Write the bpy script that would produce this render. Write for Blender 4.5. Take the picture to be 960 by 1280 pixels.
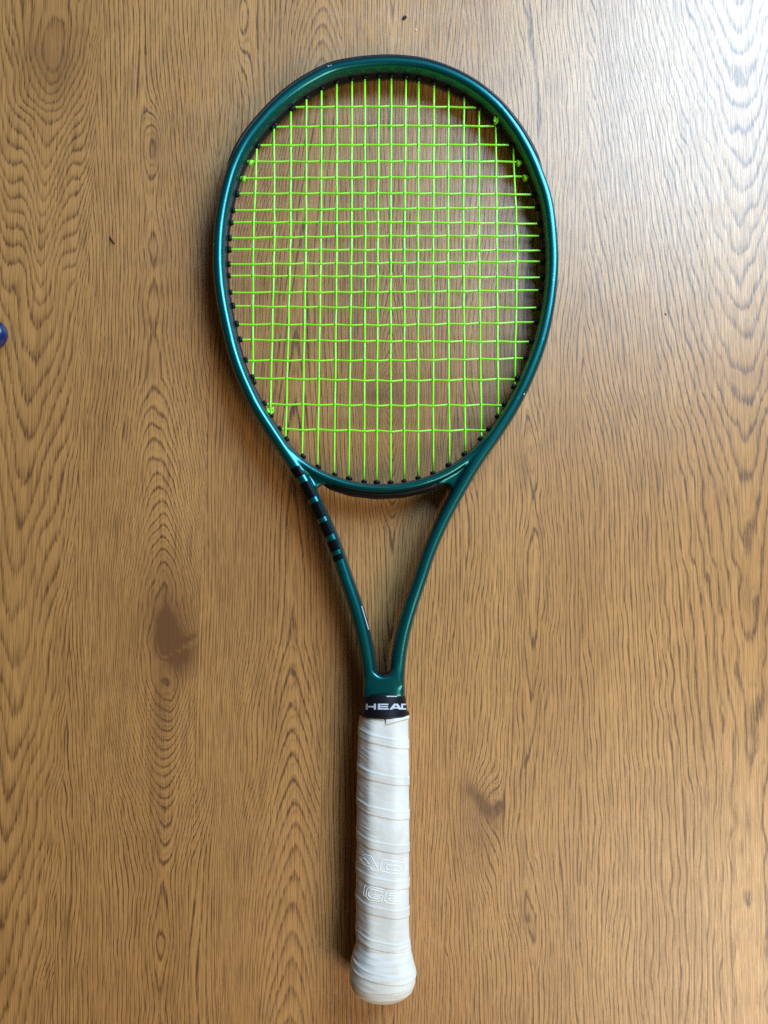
import bpy, bmesh, math, random
import numpy as np
from mathutils import Vector, Matrix, noise
from mathutils.bvhtree import BVHTree
random.seed(7)
for o in list(bpy.data.objects): bpy.data.objects.remove(o)
sc = bpy.context.scene
COL = sc.collection
R = math.radians

# ---------------------------------------------------------------- camera
F = 961.0                      # focal length in pixels of the 960 x 1280 photograph
H = 0.57                       # height of the lens over the floor (m)
TILT = R(3.5)
cam_d = bpy.data.cameras.new('camera'); cam = bpy.data.objects.new('camera', cam_d); COL.objects.link(cam)
cam_d.sensor_fit = 'VERTICAL'; cam_d.sensor_height = 36; cam_d.lens = 36 * F / 1280
cam_d.clip_start = 0.01; cam_d.clip_end = 50
CAM = Vector((0, -H * math.tan(TILT), H))
cam.location = CAM; cam.rotation_euler = (TILT, 0, 0)
sc.camera = cam
RM = Matrix.Rotation(TILT, 3, 'X')

# ---------------------------------------------------------------- world and lamps
w = bpy.data.worlds.new('World'); sc.world = w; w.use_nodes = True
bg = w.node_tree.nodes['Background']
bg.inputs['Color'].default_value = (1.0, 0.66, 0.36, 1); bg.inputs['Strength'].default_value = 0.055
def area(name, loc, target, sx, sy, power, color):
    d = bpy.data.lights.new(name, 'AREA'); d.shape = 'RECTANGLE'; d.size = sx; d.size_y = sy
    d.energy = power; d.color = color
    o = bpy.data.objects.new(name, d); COL.objects.link(o); o.location = loc
    o.rotation_euler = (Vector(target) - Vector(loc)).to_track_quat('-Z', 'Y').to_euler()
    return o
WIN = Vector((0.88, 1.10, 1.05)).normalized() * 1.38
area('window_light', WIN, (0, 0, 0), 0.72, 0.82, 39, (0.50, 0.76, 1.0))
area('room_light', (1.0, -0.95, 1.2), (0.05, -0.35, 0), 0.8, 0.8, 22, (1.0, 0.89, 0.68))
sc.view_settings.view_transform = 'Standard'; sc.view_settings.look = 'None'
sc.view_settings.exposure = 0.0; sc.view_settings.gamma = 1.0
sc.cycles.use_denoising = False

# ---------------------------------------------------------------- helpers
def ray(px, py):
    return RM @ Vector(((px - 480) / F, -(py - 640) / F, -1))
def P(px, py, z=0.0):
    d = ray(px, py); t = (z - CAM.z) / d.z
    return CAM + d * t
def link_mesh(name, verts, faces, mat=None, parent=None, smooth=True):
    me = bpy.data.meshes.new(name)
    me.from_pydata([tuple(v) for v in verts], [], [tuple(f) for f in faces])
    me.update()
    if smooth: me.polygons.foreach_set('use_smooth', [True] * len(me.polygons))
    if mat: me.materials.append(mat)
    o = bpy.data.objects.new(name, me); COL.objects.link(o)
    if parent: o.parent = parent
    return o
def grid_faces(nr, nc, wrap=False, off=0):
    f = []
    for i in range(nr - 1):
        for j in range(nc if wrap else nc - 1):
            k = (j + 1) % nc
            f.append((off + i * nc + j, off + i * nc + k, off + (i + 1) * nc + k, off + (i + 1) * nc + j))
    return f
def smooth_poly(pts, step, sig=3, closed=False):
    """resample a polyline evenly and soften it"""
    p = np.array(pts, float)
    d = np.r_[0, np.cumsum(np.linalg.norm(np.diff(p, axis=0), axis=1))]
    n = max(8, int(d[-1] / step)); s = np.linspace(0, d[-1], n)
    q = np.stack([np.interp(s, d, p[:, k]) for k in range(p.shape[1])], 1)
    if sig:
        rr = int(sig * 3); ker = np.exp(-0.5 * (np.arange(-rr, rr + 1) / sig) ** 2); ker /= ker.sum()
        ext = np.vstack([2 * q[0] - q[rr:0:-1], q, 2 * q[-1] - q[-2:-rr - 2:-1]])
        q = np.stack([np.convolve(ext[:, k], ker, 'valid') for k in range(q.shape[1])], 1)
    return q
def normals2(q):
    t = np.gradient(q[:, :2], axis=0); t /= np.linalg.norm(t, axis=1)[:, None]
    return np.stack([-t[:, 1], t[:, 0]], 1)
def tube(name, pts, rad, mat, parent, seg=8, caps=True):
    pts = [Vector(p) for p in pts]; V = []; Fc = []
    n = len(pts)
    t0 = (pts[1] - pts[0]).normalized(); up = Vector((0, 0, 1)) if abs(t0.z) < .9 else Vector((1, 0, 0))
    for i, p in enumerate(pts):
        t = (pts[min(i + 1, n - 1)] - pts[max(i - 1, 0)]).normalized()
        a = t.cross(up).normalized(); b = a.cross(t).normalized(); up = b
        r = rad[i] if hasattr(rad, '__len__') else rad
        for k in range(seg):
            an = 2 * math.pi * k / seg
            V.append(p + a * (math.cos(an) * r) + b * (math.sin(an) * r))
    Fc = grid_faces(n, seg, True)
    if caps: Fc += [tuple(range(seg))[::-1], tuple(range((n - 1) * seg, n * seg))]
    if name is None: return V, Fc
    return link_mesh(name, V, Fc, mat, parent)
def join(parts):
    V, Fc = [], []
    for v, f in parts:
        o = len(V); V += list(v); Fc += [tuple(i + o for i in g) for g in f]
    return V, Fc

# ---------------------------------------------------------------- materials
def mat_new(name):
    m = bpy.data.materials.new(name); m.use_nodes = True
    return m, m.node_tree.nodes, m.node_tree.links, m.node_tree.nodes['Principled BSDF']
def nd(N, t, **kw):
    n = N.new(t)
    for k, v in kw.items(): setattr(n, k, v)
    return n
def math_n(N, L, op, a, b=None, c=None):
    n = N.new('ShaderNodeMath'); n.operation = op
    for i, v in enumerate((a, b, c)):
        if v is None: continue
        if isinstance(v, (int, float)): n.inputs[i].default_value = v
        else: L.new(v, n.inputs[i])
    return n.outputs[0]
def ramp(N, L, fac, stops, interp='LINEAR'):
    n = N.new('ShaderNodeValToRGB'); n.color_ramp.interpolation = interp
    el = n.color_ramp.elements
    while len(el) < len(stops): el.new(0.5)
    for e, (p, c) in zip(el, stops):
        e.position = p; e.color = (*c, 1) if len(c) == 3 else c
    L.new(fac, n.inputs[0]); return n.outputs[0]
def mix(N, L, fac, a, b, mode='MIX'):
    n = N.new('ShaderNodeMix'); n.data_type = 'RGBA'; n.blend_type = mode
    for s, v in ((n.inputs[0], fac), (n.inputs[6], a), (n.inputs[7], b)):
        if isinstance(v, (int, float)): s.default_value = v
        elif isinstance(v, tuple): s.default_value = (*v, 1)
        else: L.new(v, s)
    return n.outputs[2]
def noise_n(N, L, co, scale, detail=2.0, sc3=(1, 1, 1), rough=.5):
    m = N.new('ShaderNodeMapping'); m.inputs['Scale'].default_value = sc3; L.new(co, m.inputs[0])
    n = N.new('ShaderNodeTexNoise'); n.inputs['Scale'].default_value = scale
    n.inputs['Detail'].default_value = detail; n.inputs['Roughness'].default_value = rough
    L.new(m.outputs[0], n.inputs['Vector']); return n.outputs[0]

def wood_material():
    m, N, L, B = mat_new('oak_wood')
    co = N.new('ShaderNodeTexCoord').outputs['Object']
    at = nd(N, 'ShaderNodeAttribute', attribute_name='ring').outputs['Fac']
    tn = nd(N, 'ShaderNodeAttribute', attribute_name='tone').outputs['Fac']
    bd = nd(N, 'ShaderNodeAttribute', attribute_name='bold').outputs['Fac']
    n1 = noise_n(N, L, co, 1, 2, (38, 5, 1)); n2 = noise_n(N, L, co, 1, 3, (800, 20, 1), .7)
    n5 = noise_n(N, L, co, 1, 2, (120, 6, 1))
    ph = math_n(N, L, 'ADD', at, math_n(N, L, 'MULTIPLY', math_n(N, L, 'SUBTRACT', n1, .5), 0.8))
    ph = math_n(N, L, 'ADD', ph, math_n(N, L, 'MULTIPLY', math_n(N, L, 'SUBTRACT', n5, .5), 0.34))
    ph = math_n(N, L, 'ADD', ph, math_n(N, L, 'MULTIPLY', math_n(N, L, 'SUBTRACT', n2, .5), math_n(N, L, 'ADD', .32, math_n(N, L, 'MULTIPLY', bd, .35))))
    fr = math_n(N, L, 'FRACT', ph)
    thin = ramp(N, L, fr, [(0, (.08,) * 3), (.08, (0,) * 3), (.62, (.03,) * 3), (.70, (.30,) * 3), (.76, (1,) * 3), (.86, (1,) * 3), (.93, (.08,) * 3)])
    broad = ramp(N, L, fr, [(0, (.30,) * 3), (.08, (.02,) * 3), (.30, (0,) * 3), (.58, (.16,) * 3), (.80, (.62,) * 3), (.94, (.9,) * 3), (1, (.30,) * 3)])
    line = mix(N, L, bd, thin, broad)
    # second, finer family of the same rings
    fr2 = math_n(N, L, 'FRACT', math_n(N, L, 'ADD', math_n(N, L, 'MULTIPLY', ph, 2.0), math_n(N, L, 'MULTIPLY', n5, 2.0)))
    line2 = ramp(N, L, fr2, [(0, (.2,) * 3), (.15, (0,) * 3), (.6, (.2,) * 3), (.85, (1,) * 3), (1, (.2,) * 3)])
    amp = ramp(N, L, noise_n(N, L, co, 1, 2, (30, 5, 1)), [(.3, (.5,) * 3), (.65, (1,) * 3)])
    line = math_n(N, L, 'MULTIPLY', line, amp)
    dash = ramp(N, L, noise_n(N, L, co, 1, 3, (1100, 75, 1), .75), [(.36, (.25,) * 3), (.56, (1.12,) * 3)])
    line = math_n(N, L, 'MULTIPLY', line, dash)
    line2 = math_n(N, L, 'MULTIPLY', line2, dash)
    k1 = math_n(N, L, 'MULTIPLY', line, math_n(N, L, 'ADD', math_n(N, L, 'MULTIPLY', bd, -.10), .98))
    k2 = math_n(N, L, 'MULTIPLY', line2, math_n(N, L, 'SUBTRACT', .40, math_n(N, L, 'MULTIPLY', bd, .33)))
    pores = ramp(N, L, noise_n(N, L, co, 1, 2, (1500, 26, 1), .7), [(.47, (0,) * 3), (.57, (1,) * 3)])
    pores2 = ramp(N, L, noise_n(N, L, co, 1, 1, (820, 22, 1), .7), [(.53, (0,) * 3), (.60, (1,) * 3)])
    kk = math_n(N, L, 'ADD', math_n(N, L, 'ADD', k1, k2), math_n(N, L, 'MULTIPLY', pores, .32))
    kk = math_n(N, L, 'ADD', kk, math_n(N, L, 'MULTIPLY', pores2, .20))
    kk = math_n(N, L, 'MINIMUM', math_n(N, L, 'MULTIPLY', math_n(N, L, 'SUBTRACT', kk, .06), 1.08), 1.0)
    big = noise_n(N, L, co, 1, 3, (16, 4, 1))
    light = ramp(N, L, big, [(.3, (.445, .205, .062)), (.7, (.555, .270, .086))])
    base = mix(N, L, kk, light, (.112, .042, .012))
    knotty = math_n(N, L, 'MULTIPLY', tn, math_n(N, L, 'ADD', .75, math_n(N, L, 'MULTIPLY', noise_n(N, L, co, 1, 4, (260, 90, 1), .7), .8)))
    base = mix(N, L, knotty, base, (.150, .058, .018))
    L.new(base, B.inputs['Base Color'])
    rg = math_n(N, L, 'ADD', math_n(N, L, 'MULTIPLY', kk, .12), .36); L.new(rg, B.inputs['Roughness'])
    B.inputs['Specular IOR Level'].default_value = .5
    B.inputs['Coat Weight'].default_value = .62; B.inputs['Coat Roughness'].default_value = .40
    bp = N.new('ShaderNodeBump'); bp.inputs['Strength'].default_value = .35; bp.inputs['Distance'].default_value = .00025
    hh = math_n(N, L, 'SUBTRACT', 1.0, math_n(N, L, 'ADD', math_n(N, L, 'MULTIPLY', pores, .7), math_n(N, L, 'MULTIPLY', line, .5)))
    L.new(hh, bp.inputs['Height']); L.new(bp.outputs[0], B.inputs['Normal'])
    return m
def simple(name, col, rough, metal=0, spec=.5, coat=0, bump=None, var=None, coat_r=.08):
    m, N, L, B = mat_new(name)
    B.inputs['Base Color'].default_value = (*col, 1); B.inputs['Roughness'].default_value = rough
    B.inputs['Metallic'].default_value = metal; B.inputs['Specular IOR Level'].default_value = spec
    B.inputs['Coat Weight'].default_value = coat; B.inputs['Coat Roughness'].default_value = coat_r
    co = N.new('ShaderNodeTexCoord').outputs['Object']
    if var:
        n = noise_n(N, L, co, var[0], 3)
        L.new(ramp(N, L, n, [(.3, tuple(c * (1 - var[1]) for c in col)), (.7, tuple(min(1, c * (1 + var[1])) for c in col))]), B.inputs['Base Color'])
    if bump:
        b = N.new('ShaderNodeBump'); b.inputs['Strength'].default_value = bump[1]; b.inputs['Distance'].default_value = bump[2]
        L.new(noise_n(N, L, co, bump[0], 3), b.inputs['Height']); L.new(b.outputs[0], B.inputs['Normal'])
    return m
def frame_material():
    m, N, L, B = mat_new('emerald_lacquer')
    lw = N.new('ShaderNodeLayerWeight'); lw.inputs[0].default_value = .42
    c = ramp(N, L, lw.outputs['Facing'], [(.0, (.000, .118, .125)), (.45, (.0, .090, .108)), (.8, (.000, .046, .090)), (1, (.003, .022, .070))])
    co = N.new('ShaderNodeTexCoord').outputs['Object']
    # printed black bars on one arm
    s = nd(N, 'ShaderNodeAttribute', attribute_name='arm_s').outputs['Fac']
    u = nd(N, 'ShaderNodeAttribute', attribute_name='arm_u').outputs['Fac']
    bars = [(.02, .125), (.19, .36), (.405, .565), (.61, .75), (.80, .905), (.945, 1.0)]
    st = [(0, (0, 0, 0))]
    for a, b in bars: st += [(a * .9, (1, 1, 1)), (b * .9, (0, 0, 0))]
    bm_ = ramp(N, L, math_n(N, L, 'MULTIPLY', s, .9), st, 'CONSTANT')
    side = math_n(N, L, 'GREATER_THAN', u, .22)
    msk = math_n(N, L, 'MULTIPLY', bm_, side)
    fl = noise_n(N, L, co, 2600, 1)
    c = mix(N, L, math_n(N, L, 'MULTIPLY', ramp(N, L, fl, [(.55, (0,) * 3), (.75, (1,) * 3)]), .25), c, (.0, .22, .22))
    c = mix(N, L, msk, c, (.003, .004, .005))
    L.new(c, B.inputs['Base Color'])
    L.new(math_n(N, L, 'MULTIPLY', math_n(N, L, 'SUBTRACT', 1.0, msk), .78), B.inputs['Metallic'])
    B.inputs['Roughness'].default_value = .33
    L.new(math_n(N, L, 'MULTIPLY', math_n(N, L, 'SUBTRACT', 1.1, msk), .45), B.inputs['Specular IOR Level'])
    L.new(math_n(N, L, 'MULTIPLY', math_n(N, L, 'SUBTRACT', 1.05, msk), .38), B.inputs['Coat Weight']); B.inputs['Coat Roughness'].default_value = .2
    b = N.new('ShaderNodeBump'); b.inputs['Strength'].default_value = .05; b.inputs['Distance'].default_value = .0002
    L.new(noise_n(N, L, co, 900, 2), b.inputs['Height']); L.new(b.outputs[0], B.inputs['Normal'])
    return m
def grip_material():
    m, N, L, B = mat_new('white_overgrip')
    co = N.new('ShaderNodeTexCoord').outputs['Object']
    dirt = noise_n(N, L, co, 1, 4, (70, 45, 70), .6)
    fine = noise_n(N, L, co, 1, 3, (500, 1500, 500), .6)
    c = ramp(N, L, dirt, [(.32, (.61, .575, .54)), (.6, (.70, .685, .665))])
    c = mix(N, L, math_n(N, L, 'MULTIPLY', fine, .16), c, (.50, .46, .42))
    L.new(c, B.inputs['Base Color']); B.inputs['Roughness'].default_value = .62
    B.inputs['Specular IOR Level'].default_value = .3
    b = N.new('ShaderNodeBump'); b.inputs['Strength'].default_value = .35; b.inputs['Distance'].default_value = .00025
    L.new(fine, b.inputs['Height']); L.new(b.outputs[0], B.inputs['Normal'])
    return m
def string_material():
    m, N, L, B = mat_new('lime_string')
    co = N.new('ShaderNodeTexCoord').outputs['Object']
    L.new(ramp(N, L, noise_n(N, L, co, 90, 2), [(.3, (.23, .76, .02)), (.7, (.31, .86, .04))]), B.inputs['Base Color'])
    B.inputs['Roughness'].default_value = .28; B.inputs['Coat Weight'].default_value = .3
    return m
M_WOOD = wood_material(); M_FRAME = frame_material(); M_GRIP = grip_material(); M_STR = string_material()
M_BLACK = simple('black_plastic', (.004, .004, .006), .5, spec=.22, bump=(1500, .2, .0002))
M_BUMPER = simple('scuffed_bumper', (.010, .011, .016), .5, spec=.35, bump=(700, .5, .0004), var=(300, .5))
M_RUBBER = simple('black_rubber', (.005, .005, .008), .42, spec=.25, bump=(900, .1, .0002))
M_SILVER = simple('silver_print', (.46, .48, .54), .45, var=(900, .15))
M_WHITE = simple('white_print', (.50, .52, .56), .5)
M_EMBOSS = simple('pressed_outline', (.86, .86, .86), .35)
M_BLUE = simple('blue_plastic', (.002, .012, .085), .3, coat=.2, bump=(300, .1, .0003))
M_SLEEVE = simple('lime_sleeve', (.20, .56, .03), .4, var=(500, .3))
M_CRUMB = simple('dark_crumb', (.012, .007, .004), .7, bump=(2000, .5, .0005))
M_FIBRE = simple('dark_fibre', (.03, .016, .012), .8)
M_FLUFF = simple('pale_dust', (.72, .68, .60), .8)

# ---------------------------------------------------------------- floor of oak planks
S = 961 / 570.0 * 1000                    # floor pixels per metre straight below the lens
def FL(px, py):                           # photo pixel -> flat floor units
    p = P(px, py, 0); return np.array([480 + p.x * S, 640 - p.y * S])
LEAN = -0.025                             # planks run a little off the vertical
def vnoise(x, y, seed):                   # smooth value noise on arrays
    xi = np.floor(x).astype(int); yi = np.floor(y).astype(int); fx = x - xi; fy = y - yi
    def h(a, b):
        v = np.sin(a * 127.1 + b * 311.7 + seed * 74.7) * 43758.5453
        return v - np.floor(v)
    sx = fx * fx * (3 - 2 * fx); sy = fy * fy * (3 - 2 * fy)
    return (h(xi, yi) * (1 - sx) + h(xi + 1, yi) * sx) * (1 - sy) + (h(xi, yi + 1) * (1 - sx) + h(xi + 1, yi + 1) * sx) * sy
def sstep(a, b, x):
    t = np.clip((x - a) / (b - a), 0, 1); return t * t * (3 - 2 * t)
def gauss(x, y, cx, cy, rx, ry): return np.exp(-((x - cx) / rx) ** 2 - ((y - cy) / ry) ** 2)
seams640 = [-62, 95, 255, 410, 568, 728, 1040]
def knot_warp(x, y, cx, cy, rx, ry, amp):
    """grain parts round a knot: shift x towards the knot axis near it"""
    g = gauss(x, y, cx, cy, rx, ry); return x - (x - cx) * g * amp
def tri(y, stops):
    return np.interp(y, [a for a, b in stops], [b for a, b in stops])
def field(k, x, y):
    """ring phase, dark tone and boldness for plank k at floor units x, y.
    phase = distance from the plank's heart line plus a bump where the heart comes near the face"""
    n = vnoise(x / 60, y / 300, 3 + k) - .5
    wob = 2.6 * n + 1.0 * (vnoise(x / 22, y / 110, 9 + k) - .5)
    tone = np.zeros_like(x); bold = np.zeros_like(x)
    x = x + 10 * (vnoise(x / 50 + 9, y / 150, 61 + k) - .5) + 2.2 * (vnoise(x / 17, y / 80, 71 + k) - .5)
    if k == 0:
        ax = 46 - (y - 100) * .030
        u = x - ax
        s_ = tri(y, [(-200, -4), (110, 3.0), (330, 12.0), (400, 13.6), (560, 16.4), (760, 19.6), (830, 20.7), (960, 22.9), (1175, 26.2), (1400, 29)])
        near = np.exp(-(np.abs(u) / 70) ** 4); u = u + 9 * (vnoise(x / 20, y / 45, 7) - .5)
        wave = (.85 * np.cos((x - 74) / 27 * math.pi)) * sstep(110, 200, y) * (1 - sstep(330, 420, y))
        kn = 2.6 * gauss(x, y, 52, 50, 40, 52)
        f = np.sqrt(u * u + 120) / 13.5 + s_ * 1.0 + wave * near - kn + np.maximum(u - 48, 0) / 8.0 + np.maximum(-u - 60, 0) / 9
        f = f + wob * (.28 + .3 * (1 - near)) + 1.6 * (vnoise(x / 26, y / 34, 5) - .5) * gauss(x, y, 45, 60, 50, 70)
        tone += .30 * gauss(x, y, 40, 50, 45, 60) + .14 * gauss(x, y, 62, 70, 20, 25) + .16 * gauss(x, y, 42, 425, 8, 50) + .16 * gauss(x, y, 18, 1190, 12, 60) + .12 * gauss(x, y, 8, 690, 8, 40)
        bold += 1.0 * (1 - sstep(40, 66, u))
    elif k == 1:
        ax = 186 + (np.minimum(y, 800) - 400) * .055 + sstep(300, 420, y) * 0
        u = x - ax; so = tri(y, [(0, 9), (440, 9), (520, 22), (740, 28), (850, 26), (960, 22), (1100, 8)]); au = np.sqrt(u * u + so * so) - so
        s_ = tri(y, [(-100, 0), (250, 0), (300, .7), (335, .2), (375, .9), (410, .5), (440, 1.1), (470, 1.3), (520, 3.2), (640, 8.5), (740, 14), (800, 16.5), (850, 15), (900, 11), (1000, 3.5), (1080, 1.0), (1160, 2.4), (1240, .6), (1300, 1.8), (1400, 0)])
        wd = tri(y, [(200, 26), (440, 40), (580, 66), (800, 72), (960, 64), (1100, 34)])
        f = au / 6.3 - s_ * np.exp(-(np.abs(u) / wd) ** 2.4)
        f = f - 3.0 * gauss(x, y, 187, 165, 14, 50) + wob * .55 + .5 * (vnoise(x / 13, y / 26, 31) - .5) * sstep(420, 520, y)
        f = f + .7 * np.sqrt(((x - 216) / 5) ** 2 + ((y - 795) / 7) ** 2) * gauss(x, y, 216, 798, 26, 44)
        tone += .80 * gauss(x, y, 209, 785, 13, 28) + .22 * gauss(x, y, 214, 800, 42, 70) + .45 * gauss(x, y, 228, 822, 16, 30) + .25 * gauss(x, y, 226, 812, 22, 20) + .40 * gauss(x, y, 207, 885, 14, 50) + .30 * gauss(x, y, 214, 770, 42, 60) + .2 * gauss(x, y, 205, 700, 24, 30)
        tone -= .45 * np.exp(-(((y - 812) + (x - 225) * .62) / 3.0) ** 2) * gauss(x, y, 226, 812, 24, 22)
        tone += .5 * np.exp(-(((y - 805) + (x - 225) * .62) / 2.6) ** 2) * gauss(x, y, 240, 796, 14, 12)
        tone += .36 * gauss(x, y, 187, 165, 6, 30) + .24 * gauss(x, y, 190, 355, 14, 7) + .22 * gauss(x, y, 188, 398, 16, 5) + .18 * gauss(x, y, 180, 455, 6, 14) + .2 * gauss(x, y, 190, 318, 12, 5) + .14 * gauss(x, y, 195, 484, 10, 6)
        tone += .6 * gauss(x, y, 99, 1135, 3, 22) + .2 * gauss(x, y, 99, 1160, 5, 40) + .28 * gauss(x, y, 212, 1215, 12, 12) + .24 * gauss(x, y, 200, 980, 12, 50) + .2 * gauss(x, y, 196, 1050, 9, 30)
        bold += .75 * gauss(x, y, 188, 380, 30, 110) + .5 * gauss(x, y, 192, 550, 36, 90) + .15 * gauss(x, y, 215, 950, 26, 60) + .5 * gauss(x, y, 215, 1180, 24, 110)
    elif k == 2:
        ax = tri(y, [(-50, 400), (110, 398), (320, 372), (1300, 366)])
        u = x - ax
        s_ = tri(y, [(-100, -4), (100, 4.2), (300, 5.2), (800, 8.0), (960, 12.0), (1300, 21.5), (1450, 25)])
        wd = tri(y, [(100, 46), (300, 80), (900, 90), (1300, 60)])
        f = np.sqrt(u * u + 160) / (6.8 + 3.2 * sstep(960, 1080, y)) - s_ * np.exp(-(np.abs(u) / wd) ** 4)
        f = f + 3.0 * gauss(x, y, 264, 10, 9, 30) - 4.0 * gauss(x, y, 289, -10, 14, 70) + wob * .55
        f = f + .7 * np.sin(y / 26 + x / 15) * gauss(x, y, 325, 930, 30, 120)
        tone += .42 * gauss(x, y, 264, 12, 8, 20) + .10 * gauss(x, y, 290, 700, 30, 80) + .18 * gauss(x, y, 330, 760, 5, 60) + .1 * gauss(x, y, 370, 1120, 20, 10)
        bold += .9 * sstep(980, 1080, y) * np.exp(-((x - ax) / 42) ** 4) + .6 * (1 - sstep(80, 160, y)) * np.exp(-(u / 40) ** 4) + .15
    elif k == 3:
        ax = 490; u = x - ax
        f = np.sqrt(u * u + 30) / 5.6 - tri(y, [(330, 0), (440, 4), (490, 9), (540, 5), (660, 0)]) * np.exp(-(np.abs(u) / 36) ** 2.2) + wob * .8
        f = f + .02 * (y - 300) * (.3 + .7 * sstep(430, 560, x)) * .5
        tone += .45 * gauss(x, y, 490, 490, 38, 26) + .25 * gauss(x, y, 470, 492, 12, 9) + .16 * gauss(x, y, 560, 470, 40, 20) + .14 * gauss(x, y, 440, 400, 16, 70)
        bold += .05
    elif k == 4:
        ax = 663 - (y - 770) * .012 + 7 * np.sin(y / 90); u = x - ax + 6 * (vnoise(x / 14, y / 40, 12) - .5)
        s_ = tri(y, [(-100, 0), (500, 0), (560, 1.0), (620, .4), (690, 1.8), (760, 2.2), (880, .8), (950, 0), (1060, .3), (1130, 1.2), (1200, 0), (1320, 0)])
        f = np.sqrt(u * u + 30) / 7.4 - s_ * np.exp(-(np.abs(u) / 24) ** 2.4) + wob * .5
        f = f - 2.6 * gauss(x, y, 600, 1000, 24, 44) - 1.6 * gauss(x, y, 596, 1050, 18, 60)
        d = ((x - 600) - (y - 1000) * .72)
        tone += .75 * np.exp(-(d / 10) ** 2 - ((y - 998) / 24) ** 2) + .42 * gauss(x, y, 596, 1028, 26, 44) + .28 * gauss(x, y, 578, 980, 9, 9)
        tone += .85 * gauss(x, y, 655, 1134, 3.2, 3.6) + .36 * gauss(x, y, 655, 1136, 8, 15) + .34 * gauss(x, y, 653, 1070, 4, 45) + .36 * gauss(x, y, 646, 1260, 4, 14)
        tone += .30 * gauss(x, y, 656, 580, 12, 34) + .38 * gauss(x, y, 652, 745, 5, 30) + .30 * gauss(x, y, 665, 850, 4, 36) + .2 * gauss(x, y, 676, 660, 5, 30)
        bold += .12 + .5 * gauss(x, y, 663, 780, 20, 110)
    elif k == 5:
        ax = 937 - (y - 300) * .012
        yy = np.where(y < 520, y, 520 + 130 * (1 - np.exp(-np.maximum(y - 520, 0) / 130.0)))
        aa = 12.5 - 3.0 * sstep(60, 190, np.abs(x - ax))
        f = np.sqrt((x - ax) ** 2 + 19.0 ** 2) / aa + .5 * (vnoise(x / 12, y / 30, 44) - .5) + yy * .0205 + sstep(600, 1000, y) * 1.2
        wv = 1 - sstep(560, 760, y)
        f = f + wob * .32
        f = f - 1.4 * gauss(x, y, 770, 1200, 30, 70)
        tone += .20 * gauss(x, y, 922, 1020, 5, 24) + .24 * gauss(x, y, 946, 1090, 4, 40) + .16 * gauss(x, y, 792, 820, 4, 25) + .16 * gauss(x, y, 935, 468, 30, 8) + .22 * gauss(x, y, 928, 740, 7, 40) + .12 * gauss(x, y, 830, 450, 14, 90)
        tone += .07 * gauss(x, y, 860, 620, 40, 90)
        bold += .85 * np.exp(-((x - ax) / 55) ** 2) * (.4 + .6 * wv) + .05
    else:
        mid = seams640[0] + 157 * (k + .5)
        ax = mid + 40 * math.sin(k * 2.3)
        sg = 1 if k % 2 else -1
        f = np.sqrt((x - ax) ** 2 + 60) / 7.0 + sg * y / 90 + wob
        bold += .4
    return f * (dict(zip(range(6), (1.12, 1.2, 1.12, 1.15, 1.3, 1.25))).get(k, 1.1)), np.clip(tone, 0, .95), np.clip(bold, 0, 1)

floor = bpy.data.objects.new('floor', None); COL.objects.link(floor); floor['kind'] = 'structure'
def plank(k, xl, xr, coarse):
    gap = .05
    na = 12 if coarse else int((xr - xl) / 2.8)
    us = np.r_[xl + gap * .5, np.linspace(xl + gap * .5 + .5, xr - gap * .5 - .5, na), xr - gap * .5]
    if coarse: vs = np.arange(-1500, 2800, 14.0)
    else: vs = np.r_[np.arange(-1500, -160, 14.0), np.arange(-160, 1420, 4.5), np.arange(1420, 2800, 14.0)]
    U, Vv = np.meshgrid(us, vs)
    X = U + (Vv - 640) * LEAN
    f, t, b = field(k, X, Vv)
    Z = np.zeros_like(X); Z[:, 0] = 0; Z[:, -1] = 0
    W = np.stack([(X - 480) / S, (640 - Vv) / S, Z], -1)
    nr, nc = X.shape
    top = W.reshape(-1, 3)
    # side skirts give the plank its thickness
    hi = W[:, [0, -1]].copy(); lo = hi.copy(); lo[..., 2] = -.009
    verts = np.vstack([top, lo.reshape(-1, 3), hi.reshape(-1, 3)])
    idx = np.arange(nr * nc).reshape(nr, nc)
    q = np.stack([idx[:-1, :-1], idx[1:, :-1], idx[1:, 1:], idx[:-1, 1:]], -1).reshape(-1, 4)
    li = nr * nc + np.arange(nr * 2).reshape(nr, 2)
    hi_i = li + nr * 2
    qs = np.stack([hi_i[:-1, 0], li[:-1, 0], li[1:, 0], hi_i[1:, 0]], -1)
    qr = np.stack([hi_i[:-1, 1], hi_i[1:, 1], li[1:, 1], li[:-1, 1]], -1)
    faces = np.vstack([q, qs, qr])
    me = bpy.data.meshes.new('plank')
    me.vertices.add(len(verts)); me.vertices.foreach_set('co', verts.astype(np.float32).ravel())
    me.loops.add(len(faces) * 4); me.loops.foreach_set('vertex_index', faces.astype(np.int32).ravel())
    me.polygons.add(len(faces)); me.polygons.foreach_set('loop_start', np.arange(0, len(faces) * 4, 4, dtype=np.int32))
    me.update(calc_edges=True)
    for nm, arr in (('ring', f), ('tone', t), ('bold', b)):
        a = me.attributes.new(nm, 'FLOAT', 'POINT')
        vals = np.concatenate([arr.ravel(), arr[:, [0, -1]].ravel(), arr[:, [0, -1]].ravel()]).astype(np.float32)
        a.data.foreach_set('value', vals)
    me.materials.append(M_WOOD)
    o = bpy.data.objects.new('plank', me); COL.objects.link(o); o.parent = floor
for k in range(6): plank(k, seams640[k], seams640[k + 1], False)
for j in range(1, 8):
    plank(-j, seams640[0] - 157 * j, seams640[0] - 157 * (j - 1), True)
    plank(5 + j, seams640[-1] + 157 * (j - 1), seams640[-1] + 157 * j, True)
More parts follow.
